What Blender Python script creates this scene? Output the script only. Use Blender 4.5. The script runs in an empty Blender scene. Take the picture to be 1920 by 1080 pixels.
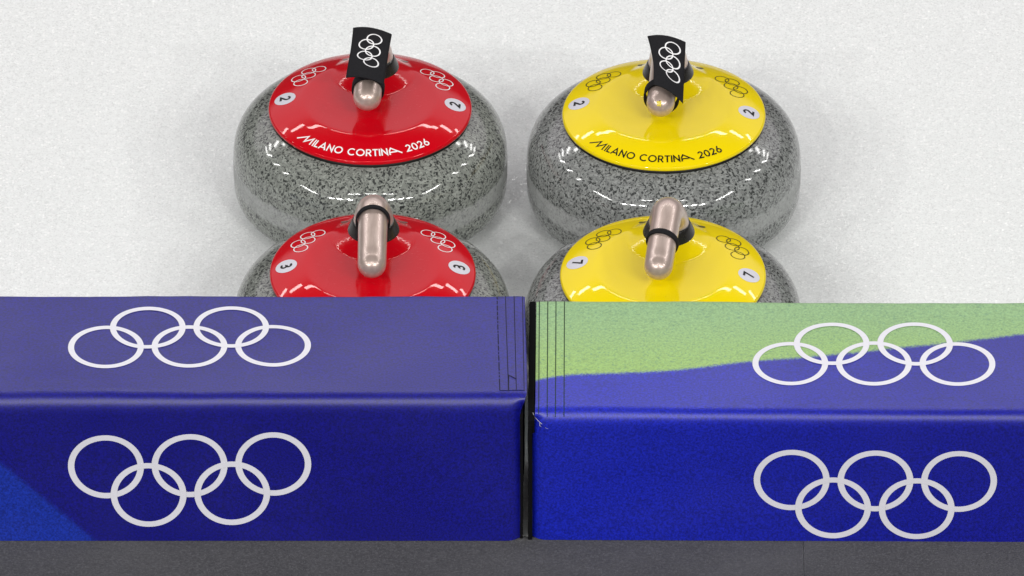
import bpy, math, random
from mathutils import Vector, noise
random.seed(7)
R = math.radians
S = bpy.context.scene
COL = S.collection

# ------------------------------------------------------------------ camera
EL, DIST = R(33.2), 20.0
TGT = Vector((0, .49, 0))
VIEW = Vector((0, math.cos(EL), -math.sin(EL)))
cd = bpy.data.cameras.new('camera')
cam = bpy.data.objects.new('camera', cd)
COL.objects.link(cam)
cam.location = TGT - VIEW * DIST
cam.rotation_euler = VIEW.to_track_quat('-Z', 'Y').to_euler()
cd.sensor_width = 36
cd.lens = 36 * DIST * 1779 / 1920
cd.clip_start = .5
cd.clip_end = 500
S.camera = cam

# ------------------------------------------------------------------ arena surroundings and lamps
W = bpy.data.worlds.new('World')
S.world = W
W.use_nodes = True
wn, wl = W.node_tree.nodes, W.node_tree.links
bg = wn['Background']
AMB, STAND = .05, 1.0


def wmath(op, a, b=None, c=None):
    n = wn.new('ShaderNodeMath')
    n.operation = op
    for i, v in enumerate((a, b, c)):
        if v is None:
            continue
        if isinstance(v, (int, float)):
            n.inputs[i].default_value = v
        else:
            wl.new(v, n.inputs[i])
    return n.outputs[0]


def wstep(v, lo, hi):
    n = wn.new('ShaderNodeMapRange')
    n.interpolation_type = 'SMOOTHSTEP'
    wl.new(v, n.inputs[0])
    n.inputs[1].default_value, n.inputs[2].default_value = lo, hi
    return n.outputs[0]


tc = wn.new('ShaderNodeTexCoord')
sx = wn.new('ShaderNodeSeparateXYZ')
wl.new(tc.outputs['Generated'], sx.inputs[0])
DX, DY, DZ = sx.outputs
# lit stands and wall beyond the far side of the rink
far = wmath('MULTIPLY', wstep(DY, .25, .6), wmath('MULTIPLY', wstep(DZ, .30, .42), wmath('SUBTRACT', 1.0, wstep(DZ, .62, .74))))
# the near stands behind the camera, brightened as added frontal fill
near = wmath('MULTIPLY', wstep(wmath('MULTIPLY', DY, -1.0), .2, .7), wmath('MULTIPLY', wstep(DZ, .30, .5), wmath('SUBTRACT', 1.0, wstep(DZ, .80, .95))))
tot = wmath('ADD', wmath('MULTIPLY', far, STAND), wmath('MULTIPLY', near, .45))
tot = wmath('ADD', tot, AMB)
wl.new(tot, bg.inputs['Strength'])
bg.inputs['Color'].default_value = (1, .92, 1.0, 1)

LAMPS = []


def lamp(x, y, z, sx_, sy_, power, rot=0):
    ld = bpy.data.lights.new('arena_lamp', 'AREA')
    ld.shape = 'RECTANGLE'
    ld.size, ld.size_y = sx_, sy_
    ld.energy = power
    ld.color = (1, .99, .965)
    o = bpy.data.objects.new('arena_lamp', ld)
    COL.objects.link(o)
    o.location = (x, y, z)
    d = Vector((0, .5, 0)) - Vector((x, y, z))
    o.rotation_euler = d.to_track_quat('-Z', 'Y').to_euler()
    o['kind'] = 'structure'
    LAMPS.append(o)


# rows of floodlights under the arena roof
KEY = 1.11
for x in (-12.5, 12.5):
    for y in (-10, -8.4, -6.8, -5.2):
        lamp(x, y, 10.5, 1.5, .28, 92 * KEY)
for x in (-3.4, -2.2, -.5, .5, 2.2, 3.4):
    lamp(x, -7.5 - .25 * abs(x), 11.5, .8, .2, 45 * KEY)
for x in (-11, 11):
    for y in (1, 4, 7):
        lamp(x, y, 9.5, .4, 1.3, 50 * KEY)
for k in range(12):
    lamp(-13.2 + 2.4 * k, 10.5, 11.5, 2.3, .42, 48 * KEY)
for x in (-11, -8.2, -5.4, 5.4, 8.2, 11):  # camera-side row added to light the barrier fronts
    lamp(x, -15.5, 11.5, 1.4, .3, 440 * KEY)

S.view_settings.view_transform = 'Standard'
S.view_settings.look = 'None'
S.view_settings.exposure = 0
S.view_settings.gamma = 1
S.view_settings.use_curve_mapping = False
S.render.engine = 'CYCLES'
S.cycles.use_denoising = True
S.cycles.max_bounces = 8


# ------------------------------------------------------------------ material helpers
class Mat:
    def __init__(self, name):
        self.m = bpy.data.materials.new(name)
        self.m.use_nodes = True
        self.n, self.l = self.m.node_tree.nodes, self.m.node_tree.links
        self.p = self.n['Principled BSDF']

    def set(self, **k):
        for a, v in k.items():
            a = a.replace('_', ' ')
            if isinstance(v, tuple):
                v = v + (1,) if len(v) == 3 else v
            if hasattr(v, 'is_linked'):
                self.l.new(v, self.p.inputs[a])
            else:
                self.p.inputs[a].default_value = v
        return self

    def node(self, t, **ins):
        n = self.n.new(t)
        for a, v in ins.items():
            key = int(a[1:]) if a[0] == 'i' and a[1:].isdigit() else a.replace('_', ' ')
            if hasattr(v, 'is_linked'):
                self.l.new(v, n.inputs[key])
            else:
                n.inputs[key].default_value = v
        return n

    def math(self, op, a, b=0.0, clamp=False):
        n = self.node('ShaderNodeMath', i0=a, i1=b)
        n.operation = op
        n.use_clamp = clamp
        return n.outputs[0]

    def noise(self, vec, scale, detail=3, rough=.55):
        return self.node('ShaderNodeTexNoise', Vector=vec, Scale=scale, Detail=detail, Roughness=rough).outputs[0]

    def ramp(self, fac, stops, interp='LINEAR'):
        n = self.node('ShaderNodeValToRGB', Fac=fac)
        r = n.color_ramp
        r.interpolation = interp
        while len(r.elements) < len(stops):
            r.elements.new(.5)
        for e, (p, c) in zip(r.elements, stops):
            e.position = p
            e.color = (c, c, c, 1) if isinstance(c, (int, float)) else tuple(c) + (1,)
        return n.outputs[0]

    def mix(self, fac, a, b):
        n = self.n.new('ShaderNodeMix')
        n.data_type = 'RGBA'
        for idx, v in ((0, fac), (6, a), (7, b)):
            if hasattr(v, 'is_linked'):
                self.l.new(v, n.inputs[idx])
            else:
                n.inputs[idx].default_value = v + (1,) if isinstance(v, tuple) and len(v) == 3 else v
        return n.outputs[2]

    def step(self, v, lo, hi):
        n = self.node('ShaderNodeMapRange', i0=v, i1=lo, i2=hi)
        n.interpolation_type = 'SMOOTHSTEP'
        return n.outputs[0]

    def bump(self, h, strength, dist, normal=None):
        n = self.node('ShaderNodeBump', Height=h, Strength=strength, Distance=dist)
        if normal is not None:
            self.l.new(normal, n.inputs['Normal'])
        return n.outputs[0]

    def obj(self):
        return self.node('ShaderNodeTexCoord').outputs['Object']

    def uv(self):
        return self.node('ShaderNodeTexCoord').outputs['UV']


def simple(name, col, rough=.5, metal=0.0, var=.12, scale=400.0, bump=0.0, **k):
    m = Mat(name)
    v = m.obj()
    f = m.noise(v, scale, 3)
    lo = tuple(c * (1 - var) for c in col)
    hi = tuple(min(1, c * (1 + var)) for c in col)
    m.set(Base_Color=m.mix(f, lo, hi), Roughness=rough, Metallic=metal, **k)
    if bump:
        m.set(Normal=m.bump(f, bump, .0004))
    return m.m


def ice_mat():
    m = Mat('pebbled_ice')
    v = m.obj()
    big = m.noise(v, 2.2, 3)
    col = m.mix(m.ramp(big, [(.3, 0.0), (.75, 1.0)]), (.80, .83, .817), (.84, .86, .85))
    fine = m.noise(v, 160, 2)
    col = m.mix(m.ramp(fine, [(.35, .0), (.7, 1.0)]), col, (.78, .80, .79))
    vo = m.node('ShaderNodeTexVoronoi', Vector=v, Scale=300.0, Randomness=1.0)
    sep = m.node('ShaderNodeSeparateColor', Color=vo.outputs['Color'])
    # scattered pebble droplets of frozen water, their white painted in for sparkle
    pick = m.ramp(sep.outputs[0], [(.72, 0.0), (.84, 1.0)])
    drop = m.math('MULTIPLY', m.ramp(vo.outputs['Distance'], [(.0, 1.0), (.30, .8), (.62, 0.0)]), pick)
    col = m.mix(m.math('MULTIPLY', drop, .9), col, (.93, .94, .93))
    grain = m.noise(v, 620, 2)
    h = m.math('ADD', m.math('MULTIPLY', drop, .8), m.math('MULTIPLY', grain, .55))
    h = m.math('ADD', h, m.math('MULTIPLY', m.noise(v, 70, 3), .9))
    # frost crystals: every grain is a little facet with its own tilt
    fv = m.node('ShaderNodeTexVoronoi', Vector=v, Scale=640.0, Randomness=1.0)
    sh = m.node('ShaderNodeVectorMath', i0=fv.outputs['Color'], i1=(.5, .5, .5))
    sh.operation = 'SUBTRACT'
    sc = m.node('ShaderNodeVectorMath', i0=sh.outputs[0], i1=(.62, .62, 0))
    sc.operation = 'MULTIPLY'
    ad = m.node('ShaderNodeVectorMath', i0=sc.outputs[0], i1=(0, 0, 1))
    ad.operation = 'ADD'
    nm = m.node('ShaderNodeVectorMath', i0=ad.outputs[0])
    nm.operation = 'NORMALIZE'
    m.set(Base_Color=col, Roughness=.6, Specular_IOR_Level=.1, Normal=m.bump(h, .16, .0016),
          Coat_Weight=.8, Coat_IOR=1.31, Coat_Roughness=.10, Coat_Normal=nm.outputs[0])
    return m.m


def granite_mat(tint):
    m = Mat('speckled_granite')
    v = m.obj()
    w = m.node('ShaderNodeTexNoise', Vector=v, Scale=90.0, Detail=2.0)
    vv = m.node('ShaderNodeVectorMath', i0=v, i1=w.outputs['Color'])
    vv.operation = 'MULTIPLY_ADD'
    vv.inputs[1].default_value = (1, 1, 1)
    sc = m.node('ShaderNodeVectorMath', i0=w.outputs['Color'])
    sc.operation = 'SCALE'
    sc.inputs['Scale'].default_value = .006
    ad = m.node('ShaderNodeVectorMath', i0=v, i1=sc.outputs[0])
    vec = ad.outputs[0]
    cell = m.node('ShaderNodeTexVoronoi', Vector=vec, Scale=500.0)
    sep = m.node('ShaderNodeSeparateColor', Color=cell.outputs['Color'])
    base = m.ramp(sep.outputs[0], [(0.0, (.165, .17, .165)), (.35, (.21, .218, .21)), (.7, (.255, .265, .255)), (1.0, (.31, .32, .31))])
    n1 = m.noise(vec, 350, 3, .6)
    dark = m.ramp(n1, [(.38, 1.0), (.45, 0.0)])
    n2 = m.noise(vec, 38, 2)
    dark = m.math('MULTIPLY', dark, m.ramp(n2, [(.25, .5), (.6, 1.0)]))
    dk2 = m.ramp(sep.outputs[1], [(.0, 1.0), (.13, 1.0), (.15, 0.0)])
    dark = m.math('MAXIMUM', dark, m.math('MULTIPLY', dk2, .85))
    tn = m.n.new('ShaderNodeMix')
    tn.data_type = 'RGBA'
    tn.blend_type = 'MULTIPLY'
    tn.inputs[0].default_value = 1
    m.l.new(base, tn.inputs[6])
    tn.inputs[7].default_value = tint + (1,)
    c = m.mix(dark, tn.outputs[2], (.026, .028, .028))
    # the sanded striking band round the belly
    z = m.node('ShaderNodeSeparateXYZ', Vector=v).outputs[2]
    wob = m.math('ADD', z, m.math('MULTIPLY', m.math('SUBTRACT', m.noise(v, 60, 3), .5), .010))
    band = m.math('MULTIPLY', m.step(wob, .041, .048), m.math('SUBTRACT', 1.0, m.step(wob, .061, .069)))
    c = m.mix(m.math('MULTIPLY', band, m.ramp(m.noise(v, 170, 3), [(.3, .30), (.7, .62)])), c, (.46, .47, .465))
    rough = m.math('ADD', m.math('MULTIPLY', band, .40), .07)
    m.set(Base_Color=c, Roughness=rough, Specular_IOR_Level=.55)
    return m.m


def cap_mat(name, col):
    m = Mat(name)
    v = m.obj()
    st = m.node('ShaderNodeMapping', Vector=v, Scale=(1.0, 6.0, 1.0), Rotation=(0, 0, .5))
    scr = m.noise(st.outputs[0], 160, 4, .7)
    cloud = m.noise(v, 28, 3)
    sm = m.noise(v, 45, 2)
    xy = m.node('ShaderNodeVectorMath', i0=v, i1=(1, 1, 0))
    xy.operation = 'MULTIPLY'
    ln = m.node('ShaderNodeVectorMath', i0=xy.outputs[0])
    ln.operation = 'LENGTH'
    dish = m.math('SUBTRACT', 1.0, m.step(ln.outputs['Value'], .056, .067))
    c = m.mix(m.math('MULTIPLY', m.ramp(scr, [(.57, 0.0), (.72, 1.0)]), m.math('ADD', .03, m.math('MULTIPLY', dish, .13))), col, tuple(min(1, x * .8 + .12) for x in col))
    wear = m.math('ADD', m.math('MULTIPLY', m.ramp(cloud, [(.3, .3), (.7, 1.0)]), .07), m.math('MULTIPLY', m.ramp(scr, [(.52, 0.0), (.66, 1.0)]), .22))
    cr = m.math('ADD', .025, m.math('MULTIPLY', dish, wear))
    rg = m.math('ADD', .16, m.math('MULTIPLY', m.ramp(cloud, [(.35, 0.0), (.7, 1.0)]), .14))
    m.set(Base_Color=c, Roughness=rg, Specular_IOR_Level=.04, Coat_Weight=1.0, Coat_Roughness=cr, Coat_IOR=1.34,
          Normal=m.bump(m.math('ADD', m.math('MULTIPLY', scr, .25), sm), .04, .001))
    return m.m


def fabric_common(m, col, grainy):
    v = m.obj()
    g = m.noise(v, 430, 3, .7)
    g2 = m.noise(v, 130, 3, .6)
    g3 = m.noise(v, 9, 3)
    f = m.ramp(g, [(.36, 0.0), (.66, 1.0)])
    dk = m.node('ShaderNodeHueSaturation', Color=col, Value=m.math('SUBTRACT', 1.0, grainy)).outputs[0]
    lt = m.node('ShaderNodeHueSaturation', Color=col, Value=m.math('ADD', 1.0, grainy), Saturation=.99).outputs[0]
    c = m.mix(f, dk, lt)
    dirt = m.ramp(g3, [(.45, 0.0), (.8, .04)])
    c = m.mix(dirt, c, (.10, .09, .20))
    m.set(Base_Color=c, Roughness=m.ramp(m.noise(v, 5.5, 4, .6), [(.15, .35), (.85, .49)]), Specular_IOR_Level=.8, 
          Normal=m.bump(m.math('ADD', g, m.math('MULTIPLY', g2, .4)), .13, .0008))
    return m.m


def navy_fabric():
    m = Mat('navy_printed_fabric')
    u, s, _ = m.node('ShaderNodeSeparateXYZ', Vector=m.uv()).outputs
    # printed diagonal: brighter blue below a line that falls to the right
    line = m.math('ADD', m.math('MULTIPLY', m.math('ADD', u, .529), .98), s)
    j = m.math('MULTIPLY', m.math('SUBTRACT', m.noise(m.obj(), 200, 2), .5), .006)
    msk = m.math('SUBTRACT', 1.0, m.step(m.math('ADD', line, j), .091, .103))
    c = m.mix(msk, (.0002, .0002, .20), (.0008, .024, .36))
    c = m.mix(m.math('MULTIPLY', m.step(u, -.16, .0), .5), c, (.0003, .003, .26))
    return fabric_common(m, c, .42)


def green_fabric():
    m = Mat('green_and_blue_printed_fabric')
    u, s, _ = m.node('ShaderNodeSeparateXYZ', Vector=m.uv()).outputs
    fc = m.n.new('ShaderNodeFloatCurve')
    pts = [(1003, 713), (1050, 705), (1150, 700), (1240, 696), (1410, 677), (1540, 667), (1700, 650), (1830, 635), (1920, 624), (2120, 600)]
    cv = fc.mapping.curves[0]
    cp = [((x - 960) / 1818 / .7, (772 - y) / 1818 / .566 / .25) for x, y in pts]
    while len(cv.points) < len(cp):
        cv.points.new(.5, .5)
    for p, (a, b) in zip(cv.points, cp):
        p.location = (a, b)
    fc.mapping.update()
    m.l.new(m.math('MULTIPLY', u, 1 / .7), fc.inputs['Value'])
    edge = m.math('ADD', m.math('MULTIPLY', fc.outputs[0], .25), SR['fold'])
    j = m.math('MULTIPLY', m.math('SUBTRACT', m.noise(m.obj(), 420, 3, .7), .5), .011)
    msk = m.step(m.math('SUBTRACT', m.math('ADD', s, j), edge), -.003, .004)
    fleck = m.ramp(m.noise(m.obj(), 330, 3, .7), [(.36, 1.0), (.46, 0.0)])
    far_s = m.step(s, SR['fold'] + .06, SR['fold'] + .20)
    green = m.mix(far_s, (.31, .52, .13), (.26, .46, .20))
    green = m.mix(m.math('MULTIPLY', fleck, .6), green, (.12, .27, .16))
    blue = m.mix(m.step(u, .04, .50), (.0003, .0100, .43), (.0003, .0035, .29))
    c = m.mix(msk, blue, green)
    return fabric_common(m, c, m.math('SUBTRACT', .42, m.math('MULTIPLY', msk, .24)))


def carpet_mat():
    m = Mat('grey_carpet_felt')
    v = m.obj()
    g = m.noise(v, 420, 4, .75)
    g2 = m.noise(v, 60, 3)
    g3 = m.noise(v, 6, 3)
    c = m.ramp(g, [(.25, (.045, .045, .048)), (.55, (.095, .095, .10)), (.8, (.19, .19, .195))])
    c = m.mix(m.math('MULTIPLY', m.ramp(g3, [(.4, 0.0), (.75, 1.0)]), .35), c, (.145, .145, .15))
    speck = m.ramp(m.noise(v, 900, 1), [(.74, 0.0), (.78, 1.0)])
    c = m.mix(m.math('MULTIPLY', speck, .5), c, (.5, .5, .5))
    m.set(Base_Color=c, Roughness=.9, Specular_IOR_Level=.2, Normal=m.bump(m.math('ADD', g, g2), .7, .0015))
    return m.m


def handle_mat():
    m = Mat('pearl_champagne_paint')
    v = m.obj()
    st = m.node('ShaderNodeMapping', Vector=v, Scale=(1.0, .12, 1.0))
    b = m.noise(st.outputs[0], 260, 3, .6)
    f = m.noise(v, 900, 2)
    c = m.mix(b, (.42, .32, .27), (.66, .54, .485))
    c = m.mix(m.ramp(m.noise(v, 60, 3), [(.6, 0.0), (.8, .3)]), c, (.42, .33, .28))
    m.set(Base_Color=c, Metallic=.45, Roughness=.32, Coat_Weight=.3, Coat_Roughness=.12,
          Normal=m.bump(m.math('ADD', b, m.math('MULTIPLY', f, .4)), .08, .0005))
    return m.m


# ------------------------------------------------------------------ mesh helpers
def new_obj(name, verts, faces, mat=None, parent=None, smooth=True, uvs=None):
    me = bpy.data.meshes.new(name)
    me.from_pydata([tuple(v) for v in verts], [], faces)
    me.update()
    if smooth:
        me.polygons.foreach_set('use_smooth', [True] * len(me.polygons))
    if uvs:
        lay = me.uv_layers.new(name='UVMap')
        for lp in me.loops:
            lay.data[lp.index].uv = uvs[lp.vertex_index]
    if mat:
        me.materials.append(mat)
    o = bpy.data.objects.new(name, me)
    COL.objects.link(o)
    if parent:
        o.parent = parent
    return o


def thing(name, label, cat, loc=(0, 0, 0), rotz=0.0, group=None):
    o = bpy.data.objects.new(name, None)
    o.empty_display_size = .05
    COL.objects.link(o)
    o.location = loc
    o.rotation_euler = (0, 0, rotz)
    tag(o, label, cat, group)
    return o


def tag(o, label, cat, group=None):
    o['label'] = label
    o['category'] = cat
    if group:
        o['group'] = group


def lathe(prof, n=128, close_bottom=True, close_top=True):
    V, F = [], []
    k = len(prof)
    for i in range(n):
        a = 2 * math.pi * i / n
        for r, z in prof:
            V.append((r * math.cos(a), r * math.sin(a), z))
    for i in range(n):
        j = (i + 1) % n
        for q in range(k - 1):
            F.append((i * k + q, j * k + q, j * k + q + 1, i * k + q + 1))
    if close_bottom:
        F.append(tuple(i * k for i in range(n))[::-1])
    if close_top:
        F.append(tuple(i * k + k - 1 for i in range(n)))
    return V, F


def sweep(rings, n=40):
    """rings: (centre, axis_u, axis_v, ru, rv); closes both ends with a point fan"""
    V, F = [], []
    for c, u, v, ru, rv in rings:
        for i in range(n):
            a = 2 * math.pi * i / n
            V.append(c + u * (ru * math.cos(a)) + v * (rv * math.sin(a)))
    for q in range(len(rings) - 1):
        for i in range(n):
            j = (i + 1) % n
            F.append((q * n + i, q * n + j, (q + 1) * n + j, (q + 1) * n + i))
    F.append(tuple(range(n))[::-1])
    F.append(tuple((len(rings) - 1) * n + i for i in range(n)))
    return V, F


def annulus(cx, cy, ro, ri, n=72):
    P = []
    for i in range(n):
        a = 2 * math.pi * i / n
        P.append((cx + ro * math.cos(a), cy + ro * math.sin(a)))
        P.append((cx + ri * math.cos(a), cy + ri * math.sin(a)))
    F = []
    for i in range(n):
        j = (i + 1) % n
        F.append((2 * i, 2 * j, 2 * j + 1, 2 * i + 1))
    return P, F


def rings_2d(D, stroke, flip=False, n=72):
    """five interlocked rings, three above two; list of (points, faces)"""
    sp, dy = 156.5 / 142 * D, 64 / 142 * D
    sg = -1 if flip else 1
    out = []
    for cx, cy in ((-sp, dy / 2), (0, dy / 2), (sp, dy / 2), (-sp / 2, -dy / 2), (sp / 2, -dy / 2)):
        out.append(annulus(sg * cx, sg * cy, D / 2, D / 2 - stroke, n))
    return out


def ribbon(pts, w):
    """flat stroke of width w along a 2D polyline with mitred joins"""
    P, F = [], []
    k = len(pts)
    for i, (x, y) in enumerate(pts):
        a = Vector(pts[max(i - 1, 0)])
        b = Vector(pts[min(i + 1, k - 1)])
        c = Vector((x, y))
        d1 = (c - a).normalized() if i > 0 else (b - c).normalized()
        d2 = (b - c).normalized() if i < k - 1 else d1
        n1 = Vector((-d1.y, d1.x))
        n2 = Vector((-d2.y, d2.x))
        m = (n1 + n2)
        m = m.normalized() if m.length > 1e-6 else n1
        L = w / 2 / max(.42, m.dot(n1))
        P += [tuple(c + m * L), tuple(c - m * L)]
    for i in range(k - 1):
        F.append((2 * i, 2 * i + 1, 2 * i + 3, 2 * i + 2))
    return P, F


def subdiv_line(pts, step):
    out = []
    for (a, b) in zip(pts[:-1], pts[1:]):
        n = max(1, int(math.dist(a, b) / step))
        for i in range(n):
            out.append((a[0] + (b[0] - a[0]) * i / n, a[1] + (b[1] - a[1]) * i / n))
    out.append(pts[-1])
    return out


def decal(name, pieces, fn, mat, parent, lift=.0002, dl=.00005):
    """lay flat 2D pieces onto a surface fn(u, v, lift) -> point"""
    V, F = [], []
    for q, (P, fs) in enumerate(pieces):
        b = len(V)
        V += [fn(u, v, lift + q * dl) for u, v in P]
        F += [tuple(b + i for i in f) for f in fs]
    o = new_obj(name, V, F, mat, parent)
    return o


def disc_2d(r, n=48, ry=None, rings=4):
    ry = ry or r
    P, F = [(0, 0)], []
    for k in range(1, rings + 1):
        for i in range(n):
            a = 2 * math.pi * i / n
            P.append((r * k / rings * math.cos(a), ry * k / rings * math.sin(a)))
    for i in range(n):
        j = (i + 1) % n
        F.append((0, 1 + i, 1 + j))
        for k in range(rings - 1):
            b = 1 + k * n
            F.append((b + i, b + n + i, b + n + j, b + j))
    return P, F


def arc(cx, cy, rx, ry, a0, a1, n=18):
    return [(cx + rx * math.cos(R(a0 + (a1 - a0) * i / n)), cy + ry * math.sin(R(a0 + (a1 - a0) * i / n))) for i in range(n + 1)]


# stroke lettering, cap height 1: glyph -> (width, strokes)
GLYPH = {
    'M0': (1.98, [[(-.22, .02), (.92, .96), (.92, .10), (1.78, .96), (1.78, 0)]]),
    'I': (.12, [[(.06, 0), (.06, 1)]]),
    'L': (.50, [[(.08, 1), (.08, .08), (.50, .08)]]),
    'A': (.92, [[(.04, 0), (.46, .95), (.88, 0)], [(.22, .28), (.70, .28)]]),
    'N': (.80, [[(.08, 0), (.08, .93), (.72, .07), (.72, 1)]]),
    'O': (1.04, [arc(.52, .5, .44, .43, 90, 451, 36)]),
    'C': (.90, [arc(.52, .5, .44, .43, 48, 312, 28)]),
    'R': (.66, [[(.08, 0), (.08, .92)] + [(.32, .92)] + arc(.34, .68, .23, .24, 90, -90, 12) + [(.10, .44)], [(.32, .46), (.62, 0)]]),
    'T': (.66, [[(0, .92), (.66, .92)], [(.33, .9), (.33, 0)]]),
    'A1': (1.55, [[(.08, 0), (.08, .55), (.30, .94), (1.52, .04)], [(.10, .34), (.98, .34)]]),
    '2': (.64, [arc(.31, .68, .24, .25, 165, -35, 14) + [(.06, .08), (.62, .08)]]),
    '0': (.72, [arc(.36, .5, .28, .43, 90, 451, 32)]),
    '6': (.68, [arc(.34, .32, .26, .25, 150, 511, 28), [(.11, .43), (.46, 1.0)]]),
    '3': (.62, [arc(.28, .71, .23, .23, 140, -90, 14) + arc(.28, .27, .27, .25, 85, -140, 16)]),
    '7': (.62, [[(.02, .92), (.56, .92), (.18, 0)]]),
    ' ': (.34, []),
}


def text_pieces(seq, cap, xs, w, gap=.13):
    """pieces centred on u=0, baseline v=0; xs stretches widths"""
    tot = sum(GLYPH[g][0] for g in seq) + gap * (len(seq) - 1)
    x = -tot / 2
    out = []
    for g in seq:
        wd, st = GLYPH[g]
        for s in st:
            pts = [((x + px) * cap * xs, py * cap) for px, py in s]
            out.append(ribbon(subdiv_line(pts, .0012), w))
        x += wd + gap
    return out, tot * cap * xs


# ------------------------------------------------------------------ foam barrier geometry
def fillet_profile(pts, radii, seg=8):
    out = []
    for i, p in enumerate(pts):
        if i in (0, len(pts) - 1) or radii[i] == 0:
            out.append(Vector(p))
            continue
        a, b, c = Vector(pts[i - 1]), Vector(p), Vector(pts[i + 1])
        d1, d2 = (a - b).normalized(), (c - b).normalized()
        ang = d1.angle(d2)
        t = radii[i] / math.tan(ang / 2)
        p0, p1 = b + d1 * t, b + d2 * t
        for k in range(seg + 1):
            q = k / seg
            out.append((1 - q) ** 2 * p0 + 2 * q * (1 - q) * b + q * q * p1)
    dense = []
    for a, b in zip(out[:-1], out[1:]):
        n = max(1, int((b - a).length / .006))
        for k in range(n):
            dense.append(a.lerp(b, k / n))
    dense.append(out[-1])
    return dense


class Block:
    def __init__(self, pts, radii, x0, x1, xend, seed, amp, endside):
        self.prof = fillet_profile(pts, radii)
        self.s = [0.0]
        for a, b in zip(self.prof[:-1], self.prof[1:]):
            self.s.append(self.s[-1] + (b - a).length)
        self.L = self.s[-1]
        self.x0, self.x1, self.xend, self.seed, self.amp, self.endside = x0, x1, xend, seed, amp, endside
        d = [(Vector(pts[2]) - p).length for p in self.prof]
        self.fold = self.s[d.index(min(d))]
        d = [(Vector(pts[3]) - p).length for p in self.prof]
        self.back = self.s[d.index(min(d))]

    def base(self, s):
        s = min(max(s, 0), self.L)
        import bisect
        i = min(max(bisect.bisect_right(self.s, s) - 1, 0), len(self.s) - 2)
        q = (s - self.s[i]) / (self.s[i + 1] - self.s[i])
        p = self.prof[i].lerp(self.prof[i + 1], q)
        e = .004
        j = lambda t: self._pt(min(max(t, 0), self.L))
        d = (j(s + e) - j(s - e)).normalized()
        return p, Vector((d.y, -d.x)) * -1 if False else Vector((-d.y, d.x))

    def _pt(self, s):
        import bisect
        i = min(max(bisect.bisect_right(self.s, s) - 1, 0), len(self.s) - 2)
        q = (s - self.s[i]) / (self.s[i + 1] - self.s[i])
        return self.prof[i].lerp(self.prof[i + 1], q)

    def at(self, x, s, lift=0.0):
        p, n = self.base(s)
        if n.y < 0 and s > self.fold + .02 and s < self.back - .01:
            n = -n
        # soft waves of the fabric over the foam
        w = noise.noise(Vector((x * 7 + self.seed, s * 9, 0))) * self.amp
        w += noise.noise(Vector((x * 28 + self.seed, s * 22, 3))) * self.amp * .35
        d = s - self.fold
        w += -.0003 * math.exp(-((d - .020) / .006) ** 2) + .0000 * math.exp(-((d + .006) / .008) ** 2) + noise.noise(Vector((x * 6, self.seed, 7))) * .0018 * math.exp(-(d / .03) ** 2)
        edge = min(1.0, s / .02)
        w *= edge
        # the end next to the neighbour rounds off and follows its own line
        e = self.xend(s)
        t = max(0.0, 1 - abs(e - x) / .016) if self.endside else 0.0
        drop = .007 * t ** 2.6 * (1.0 if s < self.fold else .12)
        off = n * (w + lift - drop)
        return Vector((x, p.x + off.x, p.y + off.y))

    def clampx(self, x, s):
        e = self.xend(s)
        if self.x1 == 0:   # right end is the joint
            return e if x >= -1e-9 else x + e * max(0, 1 + x / .06)
        return e if x <= 1e-9 else x + e * max(0, 1 - x / .06)

    def build(self, name, mat, parent):
        n = int(abs(self.x1 - self.x0) / .006)
        xs = [self.x0 + (self.x1 - self.x0) * i / n for i in range(n + 1)]
        # finer columns at the joint
        if self.x1 == 0:
            xs = [x for x in xs if x < -.0315] + [-.03 * (1 - i / 24) for i in range(25)]
        else:
            xs = [.03 * i / 24 for i in range(25)] + [x for x in xs if x > .0315]
        V, F, U = [], [], []
        k = len(self.s)
        for x in xs:
            for s in self.s:
                xx = self.clampx(x, s)
                V.append(self.at(xx, s))
                U.append((xx, s))
        for i in range(len(xs) - 1):
            for q in range(k - 1):
                F.append((i * k + q, (i + 1) * k + q, (i + 1) * k + q + 1, i * k + q + 1))
        F.append(tuple(range(k))[::-1])
        F.append(tuple((len(xs) - 1) * k + q for q in range(k)))
        return new_obj(name, V, F, mat, parent, True, U)


def sstep(v, a, b):
    t = min(1, max(0, (v - a) / (b - a)))
    return t * t * (3 - 2 * t)


left = Block([(.007, .0042), (.0085, .10), (.0075, .1795), (.2015, .1805), (.168, .06), (.166, .0042)], [0, 0, .019, .004, 0, 0],
             -1.05, 0, lambda s: .0085 + (.0155 - .0085) * sstep(s, .150, .185) - .0022 * sstep(s, .2, .36), 3.1, .0016, True)
right = Block([(.009, .0042), (.006, .08), (-.0005, .1665), (.2065, .1715), (.168, .06), (.166, .0042)], [0, 0, .017, .004, 0, 0],
              0, 1.05, lambda s: .0212 + (.0238 - .0212) * sstep(s, .12, .17), 8.4, .0013, True)
SR = {'fold': right.fold}

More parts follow.
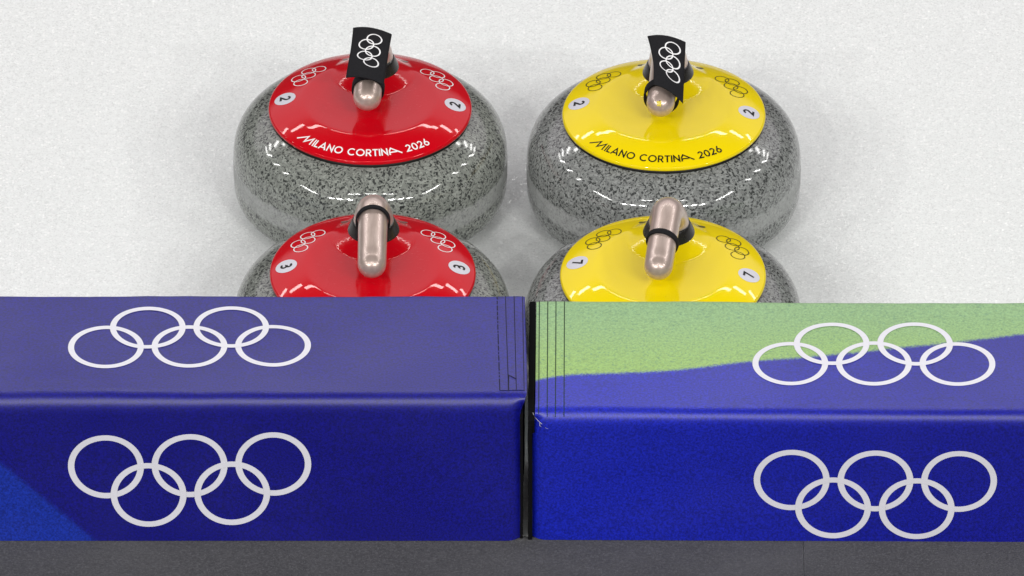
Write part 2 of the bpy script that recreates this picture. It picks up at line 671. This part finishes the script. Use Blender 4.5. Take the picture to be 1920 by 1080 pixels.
# ------------------------------------------------------------------ materials
M = {
    'ice': ice_mat(), 'granite_red': granite_mat((1.0, 1.03, .96)), 'granite_yellow': granite_mat((1.0, 1.01, 1.01)),
    'red': cap_mat('glossy_red_plastic', (.57, .0012, .008)),
    'yellow': cap_mat('glossy_yellow_plastic', (.86, .665, .002)),
    'gasket': simple('black_gasket_rubber', (.008, .008, .007), .5, Specular_IOR_Level=.2),
    'collar': simple('black_collar_plastic', (.016, .015, .0145), .25, var=.2, scale=120),
    'handle': handle_mat(),
    'white_print': simple('white_print', (.86, .86, .86), .30, var=.03),
    'black_print': simple('black_print', (.010, .009, .007), .4, Specular_IOR_Level=.2),
    'olive_print': simple('dark_olive_print', (.045, .040, .004), .4, Specular_IOR_Level=.2),
    'sticker': simple('pale_grey_sticker', (.62, .62, .68), .25, var=.04),
    'slot': simple('dark_screw_slot', (.06, .055, .02), .4),
    'slot_red': simple('grey_screw_slot', (.20, .12, .11), .3),
    'strap': simple('black_strap_webbing', (.012, .012, .014), .75, var=.5, scale=500, bump=.5, Specular_IOR_Level=.15),
    'foam_rings': simple('white_fabric_print', (.78, .78, .84), .5, var=.05, scale=300, bump=.2),
    'stitch': simple('dark_sewing_thread', (.006, .006, .03), .8),
    'stitch_green': simple('dark_green_sewing_thread', (.006, .03, .008), .8),
    'hook': simple('black_hook_tape', (.006, .006, .007), .95, var=.6, scale=900, bump=.8, Specular_IOR_Level=.05),
    'thread': simple('frayed_pale_thread', (.55, .55, .6), .8),
    'chip': simple('yellow_paint_chip', (.75, .60, .05), .35),
    'navy': navy_fabric(), 'green': green_fabric(), 'carpet': carpet_mat(),
}

# ------------------------------------------------------------------ ice sheet and carpet
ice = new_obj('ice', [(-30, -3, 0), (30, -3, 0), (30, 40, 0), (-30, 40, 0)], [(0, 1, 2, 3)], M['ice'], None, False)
ice['kind'] = 'structure'


def carpet_piece(x0, x1, y1a, y1b, t, lift, label):
    V, F = [], []
    nx = max(2, int((x1 - x0) / .02)) if x1 - x0 < 2 else 80
    for i in range(nx + 1):
        x = x0 + (x1 - x0) * i / nx
        ye = y1a + (y1b - y1a) * i / nx + noise.noise(Vector((x * 30, lift * 900, 0))) * .0008
        for y, z in ((-6, lift), (-6, lift + t), (ye - .003, lift + t), (ye, lift + t * .6), (ye, lift)):
            V.append((x, y, z))
    for i in range(nx):
        for q in range(5):
            a, b = i * 5 + q, i * 5 + (q + 1) % 5
            F.append((a, a + 5, b + 5, b))
    F.append((0, 1, 2, 3, 4))
    F.append(tuple(nx * 5 + q for q in (4, 3, 2, 1, 0)))
    o = new_obj('carpet_strip', V, F, M['carpet'], None, False)
    tag(o, label, 'carpet', 'grey carpet strips in front of the barriers')
    return o


carpet_piece(-4, .3005, .018, .018, .003, .0005, 'dark grey felt carpet strip, the longer piece running left under both barrier fronts')
carpet_piece(.3010, 4, .0185, .0185, .0036, .0005, 'dark grey felt carpet strip starting at the seam below the right white rings')


# ------------------------------------------------------------------ barriers
def barrier(blk, name, label, mat, emblems, yaw=0.0):
    t = thing(name, label, 'barrier', ((blk.x0 + blk.x1) / 2, .1, 0), 0, 'foam barriers along the sheet end')
    t.location = (0, 0, 0)
    t.rotation_euler = (0, 0, R(yaw))
    blk.build('cover', mat, t)
    for cx, cs, D, st, flip, rot in emblems:
        ca, sa = math.cos(R(rot)), math.sin(R(rot))
        fn = lambda u, v, l, cx=cx, cs=cs, ca=ca, sa=sa: blk.at(cx + u * ca - v * sa, cs + u * sa + v * ca, l)
        decal('rings_emblem', rings_2d(D, st, flip, 96), fn, M['foam_rings'], t, .0004, .00008)
    return t


D0, ST0 = .0782, .0066
bl = barrier(left, 'foam_barrier', 'navy blue printed foam barrier left of the gap, with white rings on top and front', M['navy'],
             [(-.3318, .0755, D0, ST0, False, .9), (-.333, left.fold + .1105, D0, ST0 * .95, True, .8)])
br = barrier(right, 'foam_barrier', 'green topped blue foam barrier right of the gap, with white rings on top and front', M['green'],
             [(.3742, .0605, D0, ST0, False, -.2), (.3724, right.fold + .1065, D0, ST0 * .95, True, .4)], -.45)


def stitch(blk, pts, parent, mat, w=.0009, dash=0.0):
    pts = subdiv_line(pts, .003)
    pieces = []
    if dash:
        i = 0
        while i < len(pts) - 1:
            pieces.append(ribbon(pts[i:i + 2], w))
            i += 1 if random.random() > .25 else 2
    else:
        pieces.append(ribbon(pts, w))
    decal('stitched_seam', pieces, lambda u, v, l: blk.at(u, v, l), mat, parent, .0004, 0)


f, b = left.fold, left.back
for i, (xa, xb) in enumerate(((-.0155, -.0125), (-.0068, -.0035), (.0022, .0045), (.0110, .0125))):
    stitch(left, [(xa, b - .001), (xa + (xb - xa) * .4, b - .08), (xb, f + .012)], bl, M['stitch'], .0010 if i == 0 else .0007, 1 if i == 0 else 0)
stitch(left, [(-.0128, f + .012), (.0125, f + .013)], bl, M['stitch'], .0010)
stitch(left, [(-.0036, f + .012), (-.0036, f + .040), (.0045, f + .033)], bl, M['stitch'], .0013)
f, b = right.fold, right.back
for x in (.0268, .0355, .0440, .0528):
    stitch(right, [(x, b - .001), (x + .0006, f - .002)], br, M['stitch_green'], .0008)


def end_panel(xa, xb, prof, parent, mat):
    V, F = [], []
    n = len(prof)
    for x in (xa, xb):
        for k, (y, z) in enumerate(prof):
            V.append((x + noise.noise(Vector((y * 40, z * 40, xa * 99))) * .0006, y, z))
    F.append(tuple(range(n)))
    F.append(tuple(range(2 * n - 1, n - 1, -1)))
    for i in range(n):
        j = (i + 1) % n
        F.append((i, i + n, j + n, j))
    return new_obj('hook_tape_panel', V, F, mat, parent, False)


def dense(pts, st=.01):
    return subdiv_line(pts + [pts[0]], st)[:-1]


end_panel(.0084, .0114, dense([(.012, .002), (.012, .15), (.02, .168), (.19, .172), (.17, .06), (.165, .002)]), bl, M['hook'])
end_panel(.0165, .0208, dense([(.010, .002), (.007, .08), (.002, .150), (.012, .163), (.205, .169), (.17, .06), (.165, .002)]), br, M['hook'])
end_panel(.0172, .0232, dense([(.004, .140), (.002, .156), (.010, .165), (.204, .1705), (.198, .150)]), br, M['hook'])

# frayed threads at the torn corner of the right cover
pieces = [ribbon([(.0214, f + .002), (.0235, f - .003), (.0285, f - .008), (.0310, f - .0095)], .0006),
          ribbon([(.0288, f - .008), (.0284, f - .012), (.0300, f - .0128)], .0006), ribbon([(.034, f - .013), (.037, f - .0145)], .0003)]
decal('frayed_thread', pieces, lambda u, v, l: right.at(u, v, l), M['thread'], br, .0008, .0001)

# ------------------------------------------------------------------ curling stones
RB, HB = .1452, .064
RC, ZR = .107, .1225           # cap radius and rim height
CY = .049                       # collar sits this far behind the middle


def cap_z(x, y):
    r = math.hypot(x, y) / RC
    keys = ((0, .0136), (.50, .0138), (.64, .0141), (.675, .0139), (.71, .0131), (.78, .0113), (.84, .0094), (.90, .0073), (.95, .0052), (.98, .0038), (1.0, .0028))
    z = keys[-1][1]
    for (a, za), (b_, zb) in zip(keys[:-1], keys[1:]):
        if a <= r <= b_:
            z = za + (zb - za) * (r - a) / (b_ - a)
            break
    rho = math.hypot(x, y - CY)
    t = min(1, max(0, (.045 - rho) / .021))
    z += .0112 * t ** 1.5
    return z


def make_cap_grid():
    nr, na = 84, 192
    raw = []
    for i in range(nr + 1):
        r = RC * (i / nr)
        raw.append([cap_z(r * math.cos(2 * math.pi * k / na), r * math.sin(2 * math.pi * k / na)) for k in range(na)])
    for _ in range(2):   # soften the folds
        new = [row[:] for row in raw]
        for i in range(1, nr):
            for k in range(na):
                new[i][k] = (raw[i - 1][k] + 2 * raw[i][k] + raw[i + 1][k]) / 4
        raw = new
    return nr, na, raw


NR, NA, GRID = make_cap_grid()


def cap_h(x, y):
    r, a = math.hypot(x, y) / RC * NR, (math.atan2(y, x) / (2 * math.pi) % 1) * NA
    i, k = min(int(r), NR - 1), int(a) % NA
    fr, fa = min(1, r - i), a - int(a)
    k2 = (k + 1) % NA
    return (GRID[i][k] * (1 - fa) + GRID[i][k2] * fa) * (1 - fr) + (GRID[i + 1][k] * (1 - fa) + GRID[i + 1][k2] * fa) * fr


def cap_mesh():
    V, F = [], []
    for i in range(1, NR + 1):
        r = RC * i / NR
        for k in range(NA):
            a = 2 * math.pi * k / NA
            V.append((r * math.cos(a), r * math.sin(a), ZR + GRID[i][k]))
    for dr, dz in ((.0006, -.0010), (.0004, -.0022), (-.002, -.0026)):
        for k in range(NA):
            a = 2 * math.pi * k / NA
            V.append(((RC + dr) * math.cos(a), (RC + dr) * math.sin(a), ZR + .0012 + dz))
    c = len(V)
    V.append((0, 0, ZR + GRID[0][0]))
    for k in range(NA):
        k2 = (k + 1) % NA
        F.append((c, k, k2))
        for i in range(NR + 2):
            F.append((i * NA + k, (i + 1) * NA + k, (i + 1) * NA + k2, i * NA + k2))
    return V, F


def body_profile():
    n = 3.1
    P = [(.0, .012), (.055, .010), (.062, .0005), (.068, .0005), (.078, .006)]
    for i in range(0, 41):
        t = -1 + 2 * i / 40
        ang = t * math.pi / 2 * .93
        c, s_ = math.cos(ang), math.sin(ang)
        if s_ < 0:   # fuller below the belly
            P.append((RB * abs(c) ** (2 / 5.2), .0585 - .0560 * abs(s_) ** (2 / 5.2)))
        else:
            P.append((RB * abs(c) ** (2 / n), .0585 + .0690 * s_ ** (2 / n)))
    P = P[:5] + [p for p in P[5:] if p[0] > .082]
    P.append((.0, P[-1][1] - .001))
    return P


def polar_fn(r0, th0):
    def fn(u, v, l):
        r, th = r0 - v, th0 + u / r0
        x, y = r * math.cos(th), r * math.sin(th)
        return Vector((x, y, ZR + cap_h(x, y) + l))
    return fn


def flat_fn(r0, th0):
    cx, cy = r0 * math.cos(th0), r0 * math.sin(th0)
    tx, ty = -math.sin(th0), math.cos(th0)

    def fn(u, v, l):
        x, y = cx + u * tx - v * math.cos(th0), cy + u * ty - v * math.sin(th0)
        return Vector((x, y, ZR + cap_h(x, y) + l))
    return fn


def grip_rings():
    """bent grip: rounded tip towards -Y, straight bar, then the neck bending down into the collar"""
    zc = ZR + .042
    X = Vector((1, 0, 0))
    out = []
    tip = -.0555
    Lr = .0155
    for i in range(1, 11):
        a = math.pi / 2 * i / 10
        k = math.sin(a) ** .92
        y = tip + Lr * (1 - math.cos(a))
        out.append((Vector((0, y, zc - .0008)), X, Vector((0, 0, 1)), .0149 * k, .0143 * k))
    for i in range(1, 13):
        q = i / 12
        y = tip + Lr + (.028 - tip - Lr) * q
        out.append((Vector((0, y, zc + .0130 * q)), X, Vector((0, 0, 1)), .0149 + .0006 * q, .0143 + .0006 * q))
    rad = .021
    for i in range(1, 13):
        a = math.pi / 2 * i / 12
        c = Vector((0, .028 + rad * math.sin(a), zc + .0130 - rad * (1 - math.cos(a))))
        nrm = Vector((0, math.sin(a), math.cos(a)))
        q = i / 12
        out.append((c, X, nrm, .0155 + .0058 * q, .0149 + .0050 * q + .0012 * math.sin(math.pi * min(1, q * 1.6))))
    c0 = out[-1][0]
    out.append((c0 + Vector((0, 0, -.008)), X, Vector((0, 1, 0)), .0214, .0200))
    return out


def ring_band(center, axis, r_in, r_out, width, sag=0.0, n=48):
    """a strap loop round an axis, slightly slack below"""
    axis = axis.normalized()
    u = axis.cross(Vector((0, 0, 1))).normalized()
    v = u.cross(axis).normalized()
    V, F = [], []
    for i in range(n):
        a = 2 * math.pi * i / n
        d = u * math.cos(a) + v * math.sin(a)
        sg = v * (-sag * (1 - math.sin(a)) / 2)
        for r, w in ((r_in, -width / 2), (r_out - .0004, -width / 2), (r_out, -width / 2 + .0006), (r_out, width / 2 - .0006), (r_out - .0004, width / 2), (r_in, width / 2)):
            V.append(center + d * r + axis * w + sg)
    for i in range(n):
        j = (i + 1) % n
        for q in range(6):
            p = (q + 1) % 6
            F.append((i * 6 + q, j * 6 + q, j * 6 + p, i * 6 + p))
    return V, F


def stone_matrix(x, y, rot, tilt):
    from mathutils import Matrix
    return Matrix.Translation((x, y, math.sin(R(tilt)) * .068)) @ Matrix.Rotation(R(tilt), 4, 'X') @ Matrix.Rotation(R(rot), 4, 'Z')


def make_stone(colour, num, x, y, rot, tilt, label, chip=False):
    t = thing('curling_stone', label, 'curling stone', (0, 0, 0), 0, 'curling stones behind the barriers')
    t.matrix_world = stone_matrix(x, y, rot, tilt)
    V, F = lathe(body_profile(), 160, False, False)
    new_obj('granite_body', V, F, M['granite_' + colour], t)
    V, F = lathe([(.098, ZR - .008), (RC - .0012, ZR - .007), (RC - .0006, ZR - .0055), (RC - .0008, ZR - .0016), (.098, ZR - .0014)], 160, True, True)
    new_obj('gasket', V, F, M['gasket'], t)
    V, F = cap_mesh()
    cap = new_obj('cap', V, F, M[colour], t)
    pr = M['white_print'] if colour == 'red' else M['black_print']
    pe = M['white_print'] if colour == 'red' else M['olive_print']
    tp, tl = text_pieces(['M0', 'I', 'L', 'A', 'N', 'O', ' ', 'C', 'O', 'R', 'T', 'I', 'N', 'A1', ' ', '2', '0', '2', '6'], .0086, 1.0, .00145 if colour == 'red' else .00140)
    k = .155 / tl
    tp = [([(u * k, v) for u, v in P], f_) for P, f_ in tp]
    decal('lettering', tp, polar_fn(.1008, R(-90.8)), pr, cap, .0002, .00002)
    for th in (34, 147.5):
        decal('rings_emblem', rings_2d(.0157, .0011 if colour == 'red' else .0010, False, 48), polar_fn(.0845, R(th)), pe, cap, .0002, .00004)
    for th in (0, 180):
        fn = flat_fn(.0902, R(th))
        decal('number_sticker', [disc_2d(.0112)], fn, M['sticker'], cap, .00025)
        dg, _ = text_pieces([num], .0112, 1.0, .0023)
        dg = [([(u, v - .0054) for u, v in P], f_) for P, f_ in dg]
        decal('numeral', dg, fn, M['black_print'], cap, .0004)
    for sx_ in (-1, 1):
        fn = lambda u, v, l, s=sx_: Vector((s * .031 + u * .85 - s * v * .5, .0775 + v * .85 + s * u * .5, 0)) + Vector((0, 0, ZR + cap_h(s * .031 + u * .85 - s * v * .5, .0775 + v * .85 + s * u * .5) + l))
        decal('screw_slot', [disc_2d(.0045, 32, .0030, 3)], fn, M['slot'] if colour == 'yellow' else M['slot_red'], cap, .0003)
    prof = [(.0275, .0205), (.0272, .0225), (.0262, .0250), (.0245, .0290), (.0232, .0320), (.0222, .0340), (.0215, .0350), (.0150, .0350)]
    V, F = lathe([(r, ZR + z) for r, z in prof], 64, True, True)
    new_obj('collar', [(a, b_ + CY, c) for a, b_, c in V], F, M['collar'], t)
    V, F = sweep(grip_rings())
    hnd = new_obj('handle', V, F, M['handle'], t)
    if chip:
        o = new_obj('paint_chip', *chip_mesh(), M['chip'], hnd)
    return t


def chip_mesh():
    zc = ZR + .0412
    P, F = disc_2d(.0026, 12)
    V = []
    for i, (u, v) in enumerate(P):
        a = 1 + .35 * math.sin(i * 2.3)
        u, v = u * a - .0004, v * a + .0075
        q = min(1, math.hypot(u / .0145, v / .0140))
        yy = -.0555 + .0155 * (1 - math.cos(math.asin(q ** (1 / .92)))) - .0004
        V.append((u, yy, zc + v))
    return V, F


ST = [('red', '2', -.1500, .6480, -3.7, 0), ('red', '3', -.1452, .3300, -.75, 2.0), ('yellow', '2', .1605, .6360, -5.5, 0), ('yellow', '7', .1575, .3260, -7.3, 2.0)]
LB = ['red capped granite curling stone numbered 2, behind the other red one, tag over its handle',
      'red capped granite curling stone numbered 3, right behind the navy barrier',
      'yellow capped granite curling stone numbered 2, behind the other yellow one, tag over its handle',
      'yellow capped granite curling stone numbered 7, right behind the green topped barrier']
for (c, n, x, y, r, ti), lb in zip(ST, LB):
    make_stone(c, n, x, y, r, ti, lb, chip=(c == 'yellow' and n == '2'))


# ------------------------------------------------------------------ straps on the handles
def to_world(i, p):
    return stone_matrix(*ST[i][2:]) @ Vector(p)


def axis_world(i, d):
    return stone_matrix(*ST[i][2:]).to_3x3() @ Vector(d)


ZC = ZR + .042


def plain_band(i, y, tilt, yaw, label, z_off=0.0, r=.0155, w=.0080):
    c = to_world(i, (0, y, ZC + z_off))
    ax = axis_world(i, (math.sin(R(yaw)), math.cos(R(tilt)), math.sin(R(tilt))))
    V, F = ring_band(Vector((0, 0, 0)), ax, r, r + .0022, w)
    o = new_obj('strap_loop', V, F, M['strap'])
    o.location = c
    tag(o, label, 'strap', 'black straps on the stone handles')


plain_band(1, .0200, -6, 0, 'narrow black strap loop round the neck of the handle on red stone 3', .0117, .0161, .0058)
plain_band(3, -.0060, 10, 8, 'narrow black strap loop round the middle of the handle on yellow stone 7', .0058, .0153, .0062)


def tag_strap(i, curl, corners, bulge, loop_y, loop_r, sag, tilt, rc, label):
    base = to_world(i, (0, loop_y, ZC + .0025))
    t = thing('tag_strap', label, 'strap', base, 0, 'black straps on the stone handles')
    TL, TR, BR, BL = [Vector(c) - base for c in corners]

    def surf(u, v, l):   # u 0..1 left to right, v 0..1 near to far
        p = BL.lerp(BR, u).lerp(TL.lerp(TR, u), v)
        p = p + Vector((curl * (1 - u) ** 2 * 4 * v * (1 - v), 0, bulge * (1 - (2 * u - 1) ** 2) + .0012 * math.sin(v * 7 + u * 3)))
        return p + Vector((0, 0, l))
    nu, nv = 16, 30
    V, F = [], []
    for l in (0, -.0014):
        for j in range(nv + 1):
            for k in range(nu + 1):
                V.append(surf(k / nu, j / nv, l))
    N = (nu + 1) * (nv + 1)
    for j in range(nv):
        for k in range(nu):
            a = j * (nu + 1) + k
            F.append((a, a + 1, a + nu + 2, a + nu + 1))
            F.append((N + a, N + a + nu + 1, N + a + nu + 2, N + a + 1))
    rim = [k for k in range(nu + 1)] + [j * (nu + 1) + nu for j in range(1, nv + 1)] + [nv * (nu + 1) + k for k in range(nu - 1, -1, -1)] + [j * (nu + 1) for j in range(nv - 1, 0, -1)]
    for a, b_ in zip(rim, rim[1:] + rim[:1]):
        F.append((b_, a, N + a, N + b_))
    fl = new_obj('flap', V, F, M['strap'], t)
    wid, lng = (BR - BL).length, (TL - BL).length
    pcs = []
    cu, cv, D = rc
    for P, fs in rings_2d(D, D * .088, False, 64):
        pcs.append(([(cu - (-v) / wid * 1.0, cv + u / lng) for u, v in P], fs))
    decal('rings_emblem', pcs, surf, M['white_print'], fl, .0003, .00008)
    V, F = ring_band(Vector((0, 0, -.0005)), axis_world(i, (0, math.cos(R(tilt)), math.sin(R(tilt)))), loop_r, loop_r + .0022, .010, sag)
    new_obj('loop', V, F, M['strap'], t)


tag_strap(0, .0006, [(-0.168, 0.6888, 0.198), (-0.127, 0.6815, 0.196), (-0.1353, 0.5914, 0.19), (-0.175, 0.6013, 0.193)], .003, -.026, .0152, .002, 9, (.50, .56, .0172),
          'black tag strap with white rings lying straight over the handle of a red stone')
tag_strap(2, .0030, [(0.1431, 0.6707, 0.199), (0.1835, 0.6673, 0.195), (0.18, 0.5755, 0.177), (0.1482, 0.5887, 0.192)], .0035, -.028, .0168, .004, 6, (.55, .56, .0172),
          'black tag strap with white rings hanging twisted over the handle of a yellow stone')
